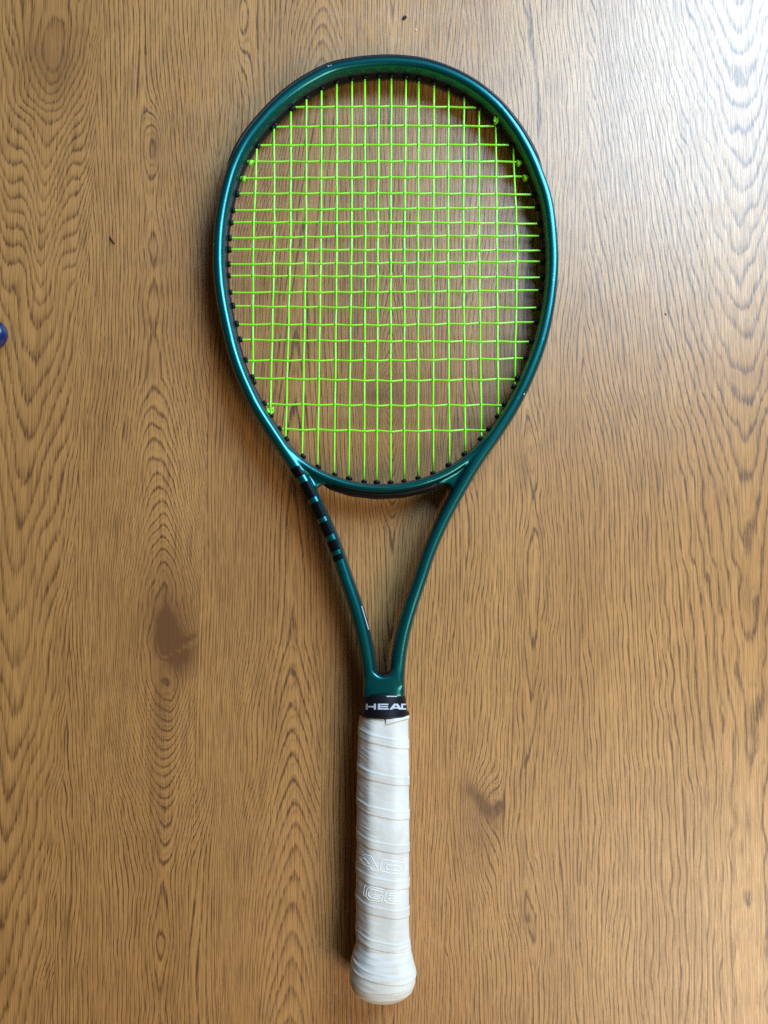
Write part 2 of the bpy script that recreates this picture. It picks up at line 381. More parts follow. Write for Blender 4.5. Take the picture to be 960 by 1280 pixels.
sub = link_mesh('subfloor', [(-1.4, -1.4, -.0085), (1.4, -1.4, -.0085), (1.4, 1.4, -.0085), (-1.4, 1.4, -.0085)], [(0, 1, 2, 3)], M_FIBRE, floor, False)

# ---------------------------------------------------------------- the racket
racket = bpy.data.objects.new('tennis_racket', None); COL.objects.link(racket)
racket['label'] = 'emerald green tennis racket with lime strings and white grip lying on the oak planks'
racket['category'] = 'tennis racket'
YT, YB = P(480, 70).y, P(480, 1250).y
def zc(y): return .0118 + (.0205 - .0118) * (YT - y) / (YT - YB)      # mid plane of the racket, tip low, butt high
def PR(px, py, dz=0.0):
    p = P(px, py, .012)
    for _ in range(3): p = P(px, py, zc(p.y) + dz)
    return p
outer_L = [(453.2, 869), (453.2, 866), (453, 850), (451.7, 833), (449, 816.7), (443, 788), (435, 758), (425, 730), (416.7, 703), (408.7, 679), (397, 655), (384, 625), (372, 603), (363, 589), (352.5, 573.7), (331.7, 542.5), (315, 517), (303, 493), (292, 468), (284, 444), (277, 415), (270.5, 384), (266.3, 355), (264.6, 330), (265, 305), (267.5, 275), (272, 250), (279.5, 220)]
outer_T = [(287, 199), (301.5, 171), (326.5, 141), (346, 121), (371, 101.5), (411, 79.5), (450, 73), (488, 70.5), (531, 74.5), (568.5, 87.5), (598.5, 104), (628.5, 129), (653.5, 161), (671, 192), (683, 222)]
outer_R = [(692, 247.5), (696, 275), (698.7, 305), (699.5, 330), (698, 355), (695, 380), (691, 402), (684.5, 430), (675.5, 455), (665.3, 480), (647, 516), (624, 551), (603, 580), (582.5, 615), (565.8, 645), (553, 672), (541.7, 700), (536.7, 718), (528, 743), (520, 767), (514.5, 787), (510, 806.7), (507.5, 827), (506, 850), (505.8, 866), (505.8, 869)]
op = np.array([list(PR(x, y, .006)) for x, y in outer_L + outer_T + outer_R])
op = smooth_poly(op, .0015, 5)
nrm = -normals2(op)                                # path runs clockwise seen from above; inner side is on its right
ypx = lambda y: 640 - y * S
def interp_tab(y, tab): return np.interp(y, [t[0] for t in tab], [t[1] for t in tab])
wtab = [(60, .0050), (500, .0049), (590, .0049), (640, .0049), (700, .0050), (760, .0053), (830, .0055), (900, .0056)]
htab = [(60, .0112), (560, .0112), (640, .0110), (760, .0106), (835, .0104), (870, .0098)]
hw = interp_tab(ypx(op[:, 1]), wtab); hz = interp_tab(ypx(op[:, 1]), htab)
cen = op.copy(); cen[:, :2] += nrm * hw[:, None]; cen[:, 2] = zc(op[:, 1])
def section(n, e=2.7):
    a = np.linspace(0, 2 * math.pi, n, endpoint=False)
    c, s = np.cos(a), np.sin(a)
    r = (np.abs(c) ** e + np.abs(s) ** e) ** (-1 / e)
    return c * r, s * r
def sweep(cen, nrm, hw, hz, n=40, e=2.7, caps=True):
    ca, sa = section(n, e)
    V = np.zeros((len(cen), n, 3))
    V[..., 0] = cen[:, 0, None] + nrm[:, 0, None] * hw[:, None] * ca
    V[..., 1] = cen[:, 1, None] + nrm[:, 1, None] * hw[:, None] * ca
    V[..., 2] = cen[:, 2, None] + hz[:, None] * sa
    f = grid_faces(len(cen), n, True)
    if caps: f += [tuple(range(n))[::-1], tuple(range((len(cen) - 1) * n, len(cen) * n))]
    return V.reshape(-1, 3).tolist(), f
parts = [sweep(cen, nrm, hw, hz)]
# bridge
b_in = [(340, 530), (358.7, 552), (373, 569.6), (386, 579), (398, 586.5), (423, 597), (448, 603), (471, 605.3), (497, 604.3), (526, 598.5), (549, 590), (568, 579.5), (586.7, 565), (603, 549), (618, 530)]
bi = smooth_poly(np.array([list(PR(x, y, .006)) for x, y in b_in]), .0015, 5)
bn = normals2(bi)
if bn[len(bn) // 2, 1] > 0: bn = -bn               # points towards the handle
bw = np.full(len(bi), .0036); bh = np.full(len(bi), .0100)
bc = bi.copy(); bc[:, :2] += bn * bw[:, None]; bc[:, 2] = zc(bi[:, 1])
parts.append(sweep(bc, bn, bw, bh, e=2.6))
def prism(poly, half, dz=0):
    pts = [PR(x, y, 0) for x, y in poly]; n = len(pts)
    V = [(p.x, p.y, p.z + dz + half) for p in pts] + [(p.x, p.y, p.z + dz - half) for p in pts]
    a = sum(pts[i].x * pts[(i + 1) % n].y - pts[(i + 1) % n].x * pts[i].y for i in range(n))
    if a < 0: V = V[:n][::-1] + V[n:][::-1]
    f = [tuple(range(n)), tuple(range(n, 2 * n))[::-1]] + [(i, n + i, n + (i + 1) % n, (i + 1) % n) for i in range(n)]
    return V, f
parts.append(prism([(366, 566), (376, 600), (389, 620), (394, 616.5), (397, 609), (402, 606), (408, 606), (416, 609), (400, 590)], .0072, -.001))
parts.append(prism([(592, 562), (581, 596), (568, 618), (564.5, 614), (562.5, 608), (558, 605), (551, 606), (545, 608), (560, 590)], .0072, -.001))
# throat and shaft
ys = [846, 850, 858, 866, 870]; sp = []
for yv, wv in zip(ys, [25.5, 25.9, 26.2, 26.3, 26.3]):
    p = PR(479.6, yv, .004); sp.append((p.x, p.y, zc(p.y), wv / 1.745e3))
sp = np.array(sp)
parts.append(sweep(sp[:, :3], np.tile([1., 0.], (len(sp), 1)), sp[:, 3], np.full(len(sp), .0113), e=4.2))
parts.append(prism([(462, 826), (464.5, 834), (469, 839), (475, 842.5), (479.5, 843.5), (484, 842.5), (488, 839), (492, 834), (495, 826), (504, 856), (456, 856)], .0108))
V, Fc = join(parts)
tmp = link_mesh('frame_raw', V, Fc)
md = tmp.modifiers.new('r', 'REMESH'); md.mode = 'VOXEL'; md.voxel_size = .00055; md.use_smooth_shade = True
ms = tmp.modifiers.new('s', 'SMOOTH'); ms.factor = .6; ms.iterations = 34
dg = bpy.context.evaluated_depsgraph_get(); dg.update()
fm = bpy.data.meshes.new_from_object(tmp.evaluated_get(dg)); fm.name = 'frame'
bpy.data.objects.remove(tmp)
fm.materials.clear(); fm.materials.append(M_FRAME)
fm.polygons.foreach_set('use_smooth', [True] * len(fm.polygons))
nv = len(fm.vertices); co = np.empty(nv * 3, np.float32); fm.vertices.foreach_get('co', co); co = co.reshape(-1, 3)
# coordinates along the left arm for its printed bars
a0, a1 = np.array(P(366, 584, .018)[:2]), np.array(P(418, 703, .018)[:2])
armp = cen[(cen[:, 0] < 0) & (cen[:, 1] < P(0, 560).y) & (cen[:, 1] > P(0, 730).y)]
s_attr = np.full(nv, -1., np.float32); u_attr = np.zeros(nv, np.float32)
selv = np.where((co[:, 0] < P(435, 640).x) & (co[:, 1] < P(0, 575).y) & (co[:, 1] > P(0, 715).y))[0]
d = co[selv, None, :2] - armp[None, :, :2]
j = (d ** 2).sum(-1).argmin(1)
an = normals2(armp); sgn = np.where(an[:, 0] > 0, -1, 1)[:, None]; an = an * sgn      # to the left
u_attr[selv] = .5 + ((co[selv, :2] - armp[j, :2]) * an[j]).sum(1) / .0100
tt = (a1 - a0) / np.linalg.norm(a1 - a0)
s_attr[selv] = ((co[selv, :2] - a0) @ tt) / np.linalg.norm(a1 - a0)
for nm, arr in (('arm_s', s_attr), ('arm_u', u_attr)):
    a = fm.attributes.new(nm, 'FLOAT', 'POINT'); a.data.foreach_set('value', arr)
frame = bpy.data.objects.new('frame', fm); COL.objects.link(frame); frame.parent = racket
fb = BVHTree.FromPolygons([Vector(c) for c in co.astype(float)], [tuple(p.vertices) for p in fm.polygons])

# bumper guard round the tip: a black shell over the outer side
def shell(i0, i1, name, a_lo, a_hi, thick, mat, cen, nrm, hw, hz, outer=-1, grow=1.0, taper=14, wave=0, n=14, e=2.7):
    m = i1 - i0; V = []
    for i in range(i0, i1):
        tp = min(1, (i - i0 + .6) / taper, (i1 - 1 - i + .6) / taper)
        tp = math.sin(tp * math.pi / 2)
        lo, hi = a_lo * tp, a_hi * tp
        th = thick * (.35 + .65 * tp) * (1 + wave * math.sin(i * .55))
        ring_o, ring_i = [], []
        for k in range(n):
            a = lo + (hi - lo) * k / (n - 1); c, s = math.cos(a), math.sin(a)
            r = (abs(c) ** e + abs(s) ** e) ** (-1 / e)
            ed = math.sin(math.pi * k / (n - 1)) ** .35
            for lst, t in ((ring_o, th * ed), (ring_i, -.0004)):
                x = outer * (hw[i] + t) * c * r; z = (hz[i] + t * .8) * s * r
                lst.append((cen[i, 0] + nrm[i, 0] * x, cen[i, 1] + nrm[i, 1] * x, cen[i, 2] + z))
        V += ring_o + ring_i[::-1]
    f = grid_faces(m, 2 * n, True) + [tuple(range(2 * n))[::-1], tuple(range((m - 1) * 2 * n, m * 2 * n))]
    return link_mesh(name, V, f, mat, racket)
yb = P(0, 224, .012).y
ii = np.where(op[:, 1] > yb)[0]
shell(ii[0], ii[-1] + 1, 'bumper_guard', -1.25, 1.12, .0017, M_BUMPER, cen, nrm, hw, hz, taper=16, n=18)
# black strip under the bridge
jj = np.where((bc[:, 0] > P(406, 600).x) & (bc[:, 0] < P(554, 600).x))[0]
shell(jj[0], jj[-1] + 1, 'throat_strip', -1.2, .62, .0034, M_BLACK, bc, bn, bw, bh, outer=1, taper=8, wave=.05, n=14)
# thin strip the grommets belong to, on the inner wall
hoop_i = np.where(op[:, 1] > P(0, 560).y)[0]
shell(hoop_i[0], hoop_i[-1] + 1, 'grommet_strip', -.42, .30, .0005, M_BLACK, cen, nrm, hw, hz, outer=1, taper=6, n=8)
shell(4, len(bi) - 4, 'grommet_strip', -.42, .30, .0004, M_BLACK, bc, bn, bw, bh, outer=-1, taper=6, n=8)

# strings
inner = np.vstack([(cen[:, :2] + nrm * hw[:, None])[hoop_i[0]:hoop_i[-1] + 1], (bc[:, :2] - bn * bw[:, None])[::-1]])
def hit_inner(p, d):
    """first crossing of the ray p + t d with the inner outline (2-D), with the outline's normal"""
    best = None
    A = inner; Bv = np.roll(inner, -1, 0)
    for a, b in zip(A, Bv):
        e = b - a
        if e @ e > .02 ** 2: continue
        den = d[0] * e[1] - d[1] * e[0]
        if abs(den) < 1e-12: continue
        ap = a - p
        t = (ap[0] * e[1] - ap[1] * e[0]) / den; s = (ap[0] * d[1] - ap[1] * d[0]) / den
        if t > 0 and -.02 <= s <= 1.02 and (best is None or t < best[0]):
            nn = np.array([-e[1], e[0]]) / np.linalg.norm(e)
            if nn @ d > 0: nn = -nn
            best = (t, p + d * t, nn)
    return best
mains = [  # (x, y) top, middle at y=300, bottom
 ((321.5, 176), 316.4, (316, 480)), ((342.5, 150), 343, (338, 512)), ((363.7, 132), 363.2, (357, 545)), ((383, 119.5), 382.5, (377.7, 563)),
 ((402, 110), 401.2, (397, 578)), ((421, 102.5), 421, (417.7, 587)), ((440, 98), 439.5, (435.8, 595.6)), ((456, 96), 456.5, (455, 598.7)),
 ((473.7, 94.5), 472.3, (470.8, 600)), ((489.2, 94), 488.4, (488.4, 600.4)), ((507.5, 95), 505.5, (505.4, 598.7)), ((523.5, 97.5), 522.4, (523, 595.6)),
 ((542.7, 102), 541.4, (541.5, 588)), ((560.7, 110), 560, (561.7, 579)), ((580, 119), 579, (581.5, 565)), ((599, 132.5), 598.7, (601.7, 547)),
 ((619.5, 150), 621, (622.7, 517.5)), ((641, 176), 646.5, (643.5, 480))]
crosses = [(134.5, 133, 135), (159, 157, 158), (181.8, 181, 181), (202, 201.7, 202), (222.5, 221.7, 220.7), (242, 241.5, 243), (262.5, 261, 259.5), (278, 277.5, 279.5), (297, 295, 295), (312, 312.5, 313), (330, 328.7, 327), (345, 345.7, 346.7), (365.5, 365, 363), (383, 385, 384.5), (405.5, 406.5, 403), (425, 426.5, 427), (450.5, 450.5, 448), (472.5, 476, 473.7), (505, 507, 506), (535.8, 539, 536.7)]
SR = .00074
g_verts = []
def grommet_mesh():
    V = []; prof = [(-.003, .0013), (.0004, .0013), (.0007, .0017), (.0014, .0017), (.0017, .0012), (.0020, .0011)]
    for x, r in prof:
        for k in range(10):
            a = 2 * math.pi * k / 10; V.append((x, r * math.cos(a), r * math.sin(a)))
    f = grid_faces(len(prof), 10, True) + [tuple(range(10)), tuple(range(50, 60))[::-1]]
    f = [g[::-1] for g in f]
    me = bpy.data.meshes.new('grommet'); me.from_pydata(V, [], f); me.update(); me.materials.append(M_BLACK)
    me.polygons.foreach_set('use_smooth', [True] * len(me.polygons)); return me
GM = grommet_mesh()
def grommet(pos, nn, z, d):
    o = bpy.data.objects.new('grommet', GM); COL.objects.link(o); o.parent = racket
    o.location = (pos[0], pos[1], z); o.rotation_euler = (0, 0, math.atan2(nn[1], nn[0]))
    o.scale = (random.uniform(1.2, 1.55),) * 3
mid_x = [PR(m[1], 300).x for m in mains]
def main_x(i, y):      # world x of main i at world y
    (xt, yt), xm, (xb, yb_) = mains[i]
    a, b, c = PR(xt, yt), PR(xm, 300), PR(xb, yb_)
    return float(np.interp(-y, [-a.y, -b.y, -c.y], [a.x, b.x, c.x]))
def cross_y(j, x):
    l, c, r = crosses[j]
    a, b, d_ = PR(320, l), PR(488, c), PR(660, r)
    return float(np.interp(x, [a.x, b.x, d_.x], [a.y, b.y, d_.y]))
ends = {}
for i, m in enumerate(mains):
    (xt, yt), xm, (xb, yb_) = m
    A, Bm, C = PR(xt, yt), PR(xm, 300), PR(xb, yb_)
    dt = np.array(A[:2]) - np.array(Bm[:2]); dt /= np.linalg.norm(dt)
    dbn = np.array(C[:2]) - np.array(Bm[:2]); dbn /= np.linalg.norm(dbn)
    top = hit_inner(np.array(Bm[:2]), dt); bot = hit_inner(np.array(Bm[:2]), dbn)
    pts = []
    p0 = top[1] + dt * .002; p1 = bot[1] + dbn * .002
    ends[('mt', i)] = top; ends[('mb', i)] = bot
    pts.append((p0[0], p0[1], zc(p0[1])))
    for j in range(20):
        yy = cross_y(j, main_x(i, PR(488, crosses[j][1]).y))
        xx = main_x(i, yy)
        if yy > top[1][1] - .002 or yy < bot[1][1] + .002: continue
        over = (i + j) % 2
        for dy, kz in ((.0030, 0), (.0012, .8), (0, 1), (-.0012, .8), (-.0030, 0)):
            pts.append((main_x(i, yy + dy) + .0001 * math.sin(j * 1.7 + i), yy + dy, zc(yy) + (.00042 if over else -.00042) * kz))
    pts.append((p1[0], p1[1], zc(p1[1])))
    pts = sorted(pts, key=lambda p: -p[1])
    tube('main_string', pts, SR, M_STR, racket, 8)
    grommet(top[1], top[2], zc(top[1][1]), dt); grommet(bot[1], bot[2], zc(bot[1][1]), dbn)
for j in range(20):
    y0 = cross_y(j, 0)
    l = hit_inner(np.array([0, y0]), np.array([-1., (cross_y(j, -.09) - y0) / .09 * 1.0])); r = hit_inner(np.array([0, y0]), np.array([1., (cross_y(j, .09) - y0) / .09]))
    ends[('cl', j)] = l; ends[('cr', j)] = r
    xl, xr = l[1][0], r[1][0]
    yl, yr = l[1][1], r[1][1]
    pts = [(xl - .002, yl, zc(yl)), (xl + .0006, yl, zc(yl))]
    for i in range(18):
        x = main_x(i, cross_y(j, mid_x[i]))
        if x < xl + .002 or x > xr - .002: continue
        yy = cross_y(j, x) + (.00040 if (i + j) % 2 else -.00044)
        kz = -.00060 if (i + j) % 2 else .00060
        for dx in (-.0011, 0, .0011): pts.append((x + dx, yy, zc(yy) + kz * (1 if dx == 0 else .75)))
    pts += [(xr - .0006, yr, zc(yr)), (xr + .002, yr, zc(yr))]
    pts = sorted(pts)
    # subdivide gently for a soft bend
    tube('cross_string', pts, SR * .95, M_STR, racket, 8)
    for e, dd in ((l, (-1, 0)), (r, (1, 0))):
        if j in (3, 4): continue
        grommet(e[1], e[2], zc(e[1][1]), dd)
# lime sleeves at the ends of two crosses
def sleeve(e, sx):
    V = []; prof = [(-.002, .0014), (.0016, .0015), (.0019, .0022), (.0030, .0026), (.0040, .0024), (.0045, .0015), (.0046, .0006)]
    x0, y0 = e[1]; nn = e[2]; tx, ty = -nn[1], nn[0]
    for d_, r in prof:
        for k in range(12):
            a = 2 * math.pi * k / 12
            V.append((x0 + nn[0] * d_ + tx * r * math.cos(a), y0 + nn[1] * d_ + ty * r * math.cos(a), zc(y0) + r * math.sin(a)))
    f = grid_faces(len(prof), 12, True) + [tuple(range(12)), tuple(range(len(prof) * 12 - 12, len(prof) * 12))[::-1]]
    o = link_mesh('string_sleeve', V, f, M_SLEEVE, racket)
for j in (3, 4):
    for k_, sx in (('cl', 1), ('cr', -1)): sleeve(ends[(k_, j)], sx)
def knot(px, py, tail, size=.0019, dz=.0006):
    c = PR(px, py, dz); pts = []
    for k in range(41):
        t = 2 * math.pi * k / 40
        pts.append((c.x + size * .42 * (math.sin(t) + 2 * math.sin(2 * t)), c.y + size * .42 * (math.cos(t) - 2 * math.cos(2 * t)), c.z - size * .6 * math.sin(3 * t)))
    prs = [tube(None, pts, SR, None, None, 8)]
    for tp in tail:
        q = [c.lerp(Vector(tp_), f_) for tp_ in [PR(*tp[:2], tp[2])] for f_ in (0, .35, .7, 1)]
        prs.append(tube(None, q, SR * .9, None, None, 8))
    V, f = join(prs)
    return link_mesh('string_knot', V, f, M_SLEEVE if dz > .002 else M_STR, racket)
knot(337.8, 514, [(342, 509, .002)])
knot(619.8, 151.5, [(625, 141.5, .0075), (618, 146, .006)], .0013, .004)

# ---------------------------------------------------------------- handle
def zwid(y): return y
silh = [(868, 452.6, 505.8), (893, 450.2, 509.8), (897, 449.2, 511.3), (920, 447, 511.0), (960, 446.3, 511.9), (1000, 445.7, 511.8), (1060, 445.3, 512), (1110, 444.7, 511.8), (1170, 444.7, 511.8), (1183, 444.6, 512.8), (1197, 441, 515.5), (1212, 437.2, 518.6), (1221, 436, 520.4), (1232, 437.5, 519.6), (1240, 440.5, 517), (1246, 446.5, 511.5), (1250, 453, 505)]
sy = [s_[0] for s_ in silh]; sl = [s_[1] for s_ in silh]; sr = [s_[2] for s_ in silh]
def oct_r(th, a, b, p=13):
    """rounded octagon with half sizes a (across) and b (up)"""
    c, s = math.cos(th), math.sin(th)
    # bevel plane through (.50 a, b) and (a, .40 b)
    x1, z1, x2, z2 = .50 * a, b, a, .40 * b
    nx, nz = (z1 - z2), (x2 - x1); dd = nx * x1 + nz * z1; nx, nz = nx / dd, nz / dd
    v = (abs(c) / a) ** p + (abs(s) / b) ** p + abs(nx * c + nz * s) ** p + abs(nx * c - nz * s) ** p
    k0 = 1 + 2 * abs(nx * a) ** p; k1 = 1 + 2 * abs(nz * b) ** p      # keep the full width and height
    return (v / (k0 * c * c + k1 * s * s)) ** (-1 / p)
def handle_ring(py, grow=0.0, ratio=None, ptop=None):
    l = float(np.interp(py, sy, sl)); r = float(np.interp(py, sy, sr))
    cpt = PR((l + r) / 2, py, .006)
    z = zc(cpt.y)
    a = (P(r, py, z).x - P(l, py, z).x) / 2; cx = (P(r, py, z).x + P(l, py, z).x) / 2
    return cx, cpt.y, z, a + grow
seam_r = [895, 938, 983.7, 1026, 1067.6, 1112, 1148, 1189.7, 1227, 1275]
pitch = 43.0
def wrap_h(py, th):
    """height of the spiral tape (m) at photo row py and angle th (0 = right, pi/2 = up, pi = left)"""
    q = py + 20.0 * (th / math.pi) if th >= 0 else py
    q2 = q
    for k in range(1, len(seam_r)):
        if q2 <= seam_r[k]:
            tau = seam_r[k] - q2; span = seam_r[k] - seam_r[k - 1]; break
    else: tau, span = 20, 43
    h = 0.0
    h += .00058 * (1 - sst(9.5, 12.0, tau)) + .00020 * (1 - sst(11.5, span, tau))
    h += .00022 * math.exp(-((tau - 9.5) / 1.1) ** 2)
    return h
def sst(a, b, x):
    t = min(1, max(0, (x - a) / (b - a))); return t * t * (3 - 2 * t)
def handle_surface(y0, y1, step, ratio_fn, disp, nseg, mat, name, endcap=0):
    rows = []; V = []
    pys = list(np.arange(y0, y1, step)) + [y1]
    for py in pys:
        cx, cy, z, a = handle_ring(py)
        b = ratio_fn(py, a)
        for k in range(nseg):
            th = -math.pi / 2 + 2 * math.pi * k / nseg     # starts underneath
            r = oct_r(th, a, b, 5.0 if name == 'collar' else 13 if py < 1185 else max(3.2, 13 - (py - 1185) * .35))
            tw = th if th >= -math.pi / 2 else th
            tt_ = th
            r += disp(py, tt_, a) if disp else 0
            V.append((cx + r * math.cos(th), cy, z + r * math.sin(th)))
    n = len(pys); f = grid_faces(n, nseg, True)
    V.append(tuple(np.mean(np.array(V[:nseg]), 0))); V.append(tuple(np.mean(np.array(V[(n - 1) * nseg:n * nseg]), 0) + np.array([0, -endcap, 0])))
    c0, c1 = n * nseg, n * nseg + 1
    f += [(c0, (k + 1) % nseg, k) for k in range(nseg)] + [(c1, (n - 1) * nseg + k, (n - 1) * nseg + (k + 1) % nseg) for k in range(nseg)]
    f = [g[::-1] for g in f]
    o = link_mesh(name, V, f, mat, racket)
    return o, BVHTree.FromPolygons([Vector(v) for v in V], f)
def rat_grip(py, a):
    return min(a * .86, .0196) if py < 1230 else a * .84
def disp_grip(py, th, a):
    thh = th if th >= 0 else (th + 2 * math.pi if th < -math.pi / 2 - 1e-6 else th)
    q = py + 20.0 * thh / math.pi
    h = 0
    for k in range(1, len(seam_r)):
        if q <= seam_r[k]:
            tau = seam_r[k] - q; span = seam_r[k] - seam_r[k - 1]; break
    else: tau, span = 25, 43
    if py < 1222:
        h += .00030 * (1 - sst(10.0, 12.0, tau)) + .00018 * (1 - sst(12.0, span, tau)) + .00014 * math.exp(-((tau - 9.8) / 1.0) ** 2)
    n1 = noise.noise(Vector((th * 1.3, q * .20, 3.1))); n2 = noise.noise(Vector((th * 2.6 + 5, q * .45, 7.7)))
    left = .35 + .9 * sst(1.5, 2.6, th)
    h += (.00016 * n1 + .00013 * n2) * left * 1.4
    if py > 1172:   # creases where the tape turns round the flare
        q3 = py + 9 * thh / math.pi * (1 if thh > 0 else 0)
        g = sst(1172, 1182, py) * (1 - sst(1212, 1224, py))
        h += .00015 * g * math.sin(q3 * .75 + 1.4 * math.sin(th * 2) + 1.2 * noise.noise(Vector((th * 1.4, py * .06, 1)))) * (.5 + .5 * math.sin(th * 1.6 - .3))
    return h - .0003
grip, gbv = handle_surface(893.5, 1250, .62, rat_grip, disp_grip, 150, M_GRIP, 'overgrip', .0006)
collar, cbv = handle_surface(866.5, 895, 1.0, lambda py, a: .0131 + (py - 868) * .00012, None, 96, M_RUBBER, 'collar')
for tree_name in ():
    pass
def cast(bvh, px, py, lift=.0002):
    d = ray(px, py).normalized(); h = bvh.ray_cast(CAM, d, 2.0)
    if h[0] is None: return None
    nn = h[1] if h[1].dot(d) < 0 else -h[1]
    return h[0] + nn * lift
# collar step ring
rp = []
for py, col in ((893.5, M_RUBBER),):
    cx, cy, z, a = handle_ring(py)
    b = .0128 + (py - 868) * .00012
    pts = []
    for k in range(73):
        th = 2 * math.pi * k / 72; r = oct_r(th, a, b, 5.0) + .0003
        pts.append((cx + r * math.cos(th), cy, z + r * math.sin(th)))
    tube('collar_rim', pts, .0007, M_RUBBER, collar, 8, False)
# lettering on the collar: wide block letters
def letter(bvh, polys, z9, name, mat, parent, lift=.00018, n=7):
    prs = []
    for quad in polys:          # quads as four corners in px, subdivided and laid on the surface
        a, b, c, d_ = [np.array(v, float) for v in quad]; V = []; ok = True
        for i in range(n):
            for j in range(n):
                u, v = i / (n - 1), j / (n - 1)
                p = (a * (1 - u) + b * u) * (1 - v) + (d_ * (1 - u) + c * u) * v
                q = cast(bvh, p[0], p[1], lift)
                if q is None: ok = False; break
                V.append(q)
            if not ok: break
        if ok: prs.append((V, grid_faces(n, n)))
    V, f = join(prs)
    return link_mesh(name, V, f, mat, parent, False)
yt, yb2 = 879.6, 887.0
def bar(x0, y0, x1, y1, x2=None, x3=None):
    return [(x0, y0), (x1, y0), (x1 if x2 is None else x2, y1), (x0 if x3 is None else x3, y1)]
tk = 2.0
letter(cbv, [bar(457.4, yt, 459.9, yb2), bar(467.4, yt, 470, yb2), bar(459.9, 882.4, 467.4, 884.3)], 0, 'letter', M_SILVER, collar)
letter(cbv, [bar(472.4, yt, 475, yb2), bar(475, yt, 485.4, yt + 1.8), bar(475, 882.5, 485, 884.2), bar(475, yb2 - 1.8, 485.6, yb2)], 0, 'letter', M_SILVER, collar)
letter(cbv, [[(492.4, yt), (496.4, yt), (490.2, yb2), (486.6, yb2)], [(493.9, yt), (497.2, yt), (502.2, yb2), (498.6, yb2)], bar(490.6, 884.1, 499.3, 885.7)], 0, 'letter', M_SILVER, collar)
letter(cbv, [bar(501.2, yt, 503.6, yb2), bar(503.6, yt, 507.2, yt + 1.8), bar(503.6, yb2 - 1.8, 507.6, yb2)], 0, 'letter', M_SILVER, collar, n=5)
letter(cbv, [bar(483.2, 869.9, 496.2, 871.1)], 0, 'glint_line', M_SILVER, collar)  # glint at the collar's upper edge, painted on as a silver line
for o in collar.children:
    if o.name.startswith('glint_line'): o.name = 'painted_glint'
# pressed outlines on the grip, "AD" above, "IGE" below
def zz(x, y): return (430 + x / 9.6, 1040 + y / 9.6)
def outline(pl, r=.00022):
    pts = []
    for (x0, y0), (x1, y1) in zip(pl[:-1], pl[1:]):
        n = max(2, int(math.hypot(x1 - x0, y1 - y0) / 9))
        for k in range(n):
            q = cast(gbv, *zz(x0 + (x1 - x0) * k / n, y0 + (y1 - y0) * k / n), lift=.00006)
            if q: pts.append(q)
    q = cast(gbv, *zz(*pl[-1]), lift=.00006)
    if q: pts.append(q)
    return tube(None, pts, r, None, None, 6)
glyphs = [
 [[(160, 352), (232, 268), (325, 290), (412, 464), (340, 458), (318, 425), (160, 352)], [(182, 345), (237, 303), (302, 384), (182, 345)]],
 [[(445, 332), (715, 372), (738, 395), (728, 480), (705, 508), (590, 500), (428, 464), (445, 332)], [(508, 392), (690, 416), (680, 472), (502, 446), (508, 392)]],
 [[(262, 640), (246, 640), (232, 762), (250, 766)]],
 [[(470, 690), (310, 654), (272, 680), (262, 770), (300, 815), (440, 838), (462, 768), (356, 752)], [(455, 716), (326, 686), (296, 712), (290, 764), (318, 790), (424, 808), (430, 786), (350, 772)]],
 [[(722, 712), (525, 706), (490, 740), (484, 820), (520, 856), (664, 868), (672, 838), (540, 824), (520, 800), (680, 806), (688, 776), (530, 764), (545, 738), (716, 744), (722, 712)]],
]
for g in glyphs:
    V, f = join([outline(pl) for pl in g])
    link_mesh('pressed_letter', V, f, M_EMBOSS, grip)
# loose end of the tape tucked under the collar
V = []
n = 9
quad = [(482.6, 895.6), (511.0, 889.5), (509.8, 897.6), (482.6, 905.2)]
a, b, c, d_ = [np.array(q, float) for q in quad]
both = []
for lift in (.0011, -.0004):
    for i in range(n):
        for j in range(n):
            u, v = i / (n - 1), j / (n - 1); p = (a * (1 - u) + b * u) * (1 - v) + (d_ * (1 - u) + c * u) * v
            q = None
            for back in range(0, 14):
                q = cast(gbv, min(p[0], 510.4) - back * .25, max(p[1], 895.2), lift)
                if q: break
            both.append(q if q else both[-1])
f = grid_faces(n, n) + [tuple(k + n * n for k in g[::-1]) for g in grid_faces(n, n)]
def rim(n):
    e = [i * n for i in range(n)] + [(n - 1) * n + j for j in range(1, n)] + [i * n + n - 1 for i in range(n - 2, -1, -1)] + [j for j in range(n - 2, 0, -1)]
    return e
e = rim(n); f += [(e[k], e[(k + 1) % len(e)], e[(k + 1) % len(e)] + n * n, e[k] + n * n) for k in range(len(e))]
link_mesh('tape_end', both, f, M_GRIP, grip, False)

# print on the inner wall of the left arm, paint chips on the hoop
def strip_on(bvh, pts, wd, name, mat, parent, lift=.00012):
    V = []; 
    for (x, y) in pts:
        for o_ in (-wd / 2, wd / 2):
            q = cast(bvh, x + o_, y, lift)
            if q is None: q = V[-1] if V else Vector((0, 0, 0))
            V.append(q)
    return link_mesh(name, V, grid_faces(len(pts), 2), mat, parent, False)
strip_on(fb, [(452.0 + .300 * k + (.004 * k * k if 0 else 0), 757.5 + k * 1.5 * .68) for k in range(30)], 1.0, 'white_lettering', M_WHITE, frame)
strip_on(fb, [(437.6 + .36 * k, 706 + k * 1.0) for k in range(8)], .7, 'white_lettering', M_WHITE, frame)
def chip(px, py, sx, sy_):
    prs = []
    pts = [cast(fb, px + sx * math.cos(a) * random.uniform(.6, 1.1), py + sy_ * math.sin(a) * random.uniform(.6, 1.1), .00012) for a in np.linspace(0, 2 * math.pi, 8, endpoint=False)]
    if all(pts): link_mesh('paint_chip', pts, [tuple(range(8))], M_WHITE, frame, False)
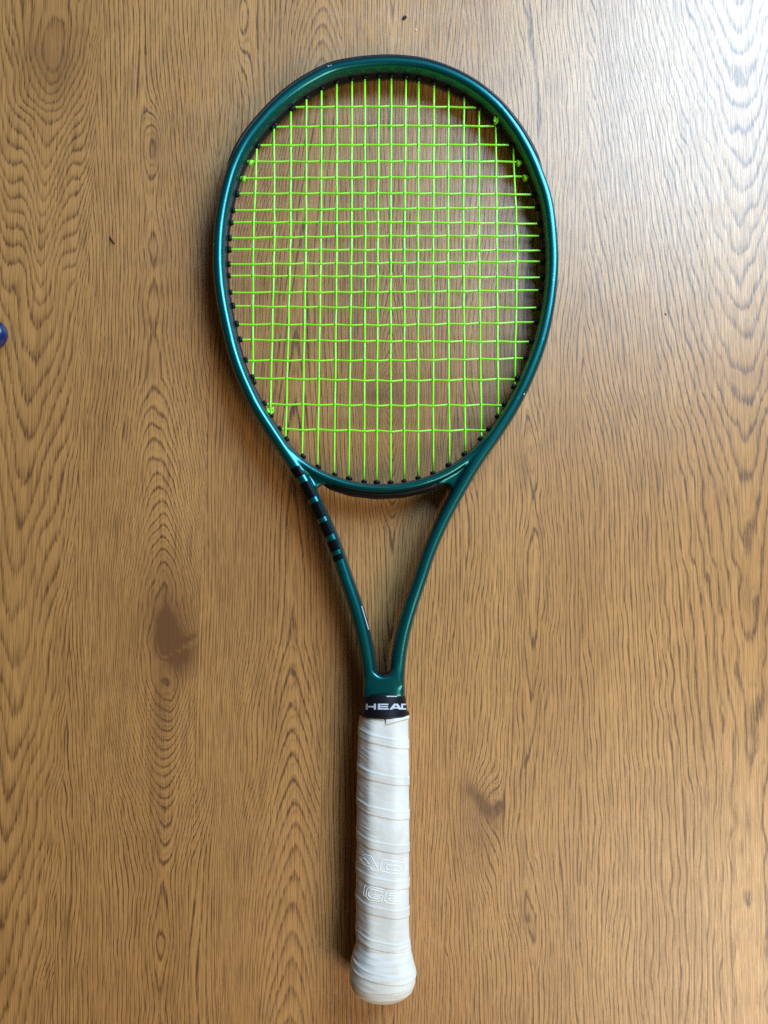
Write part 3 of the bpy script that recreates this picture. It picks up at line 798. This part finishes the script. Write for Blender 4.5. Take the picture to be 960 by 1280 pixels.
for c in ((410.5, 82.5, 1.3, .8), (413.8, 81.8, 1.1, .6), (655.2, 492.5, .9, 1.1), (267.6, 305.5, .7, .8), (692.5, 342, .7, .9)): chip(*c)

# ---------------------------------------------------------------- small things on the planks
def tag(o, label, cat): o['label'] = label; o['category'] = cat
# blue plastic end reaching in from the left
cx, cy = P(-28, 417, .012)[:2]
V = []; nr, nc = 22, 32
tip = P(10.5, 414, .009)
axis = Vector((-1, -.30, 0)).normalized(); side = Vector((.30, -1, 0)).normalized()
for i in range(nr):
    t = i / (nr - 1)
    L_ = .085 * t ** 2.2
    rad = .0112 * math.sqrt(max(0, 1 - (1 - min(1, L_ / .012)) ** 2)) + .004 * t ** 2.2
    for k in range(nc):
        a = 2 * math.pi * k / nc
        c, s = math.cos(a), math.sin(a); r = (abs(c) ** 2.3 + abs(s) ** 2.3) ** (-1 / 2.3)
        hgt = rad * .78
        p = Vector((tip.x, tip.y, 0)) + axis * L_ + side * (rad * c * r)
        V.append((p.x, p.y, .0119 + hgt * s * r + 0))
f = grid_faces(nr, nc, True) + [tuple(range((nr - 1) * nc, nr * nc))]
zmin = min(v[2] for v in V); V = [(v[0], v[1], v[2] - zmin) for v in V]
bl = link_mesh('plastic_handle', V, f, M_BLUE)
tag(bl, 'rounded end of a dark blue plastic object reaching in at the left edge', 'plastic object')
# crumb above the racket
def crumb(name, px, py, s, mat, label, cat, st=(1, 1, .6)):
    bm = bmesh.new(); bmesh.ops.create_icosphere(bm, subdivisions=2, radius=s)
    for v in bm.verts: v.co *= 1 + .35 * noise.noise(v.co * (1.3 / s)); v.co = Vector((v.co.x * st[0], v.co.y * st[1], v.co.z * st[2]))
    me = bpy.data.meshes.new(name); bm.to_mesh(me); bm.free(); me.materials.append(mat)
    o = bpy.data.objects.new(name, me); COL.objects.link(o)
    p = P(px, py, 0); o.location = (p.x, p.y, s * st[2] * .8); o.rotation_euler = (0, 0, .6); tag(o, label, cat); return o
crumb('crumb', 506, 22.6, .0016, M_CRUMB, 'dark brown crumb on the planks above the tip of the racket', 'crumb', (1.25, .75, .6))
crumb('dust_speck', 520, 37.5, .0006, M_FLUFF, 'pale dust speck just below the dark crumb above the racket', 'dust speck')
crumb('splinter_speck', 832, 393, .0005, M_FIBRE, 'tiny dark speck on the planks right of the racket head', 'dust speck', (.8, 2.2, .5))
pts = [P(137.5, 296, .0006), P(139, 299, .0008), P(141, 302, .0008), P(143, 304, .0006), P(144, 304.6, .0005)]
fo = tube('fibre', pts, [.0003, .0005, .0005, .0004, .0002], M_FIBRE, None, 6)
tag(fo, 'short dark curled fibre on the planks left of the racket head', 'fibre')
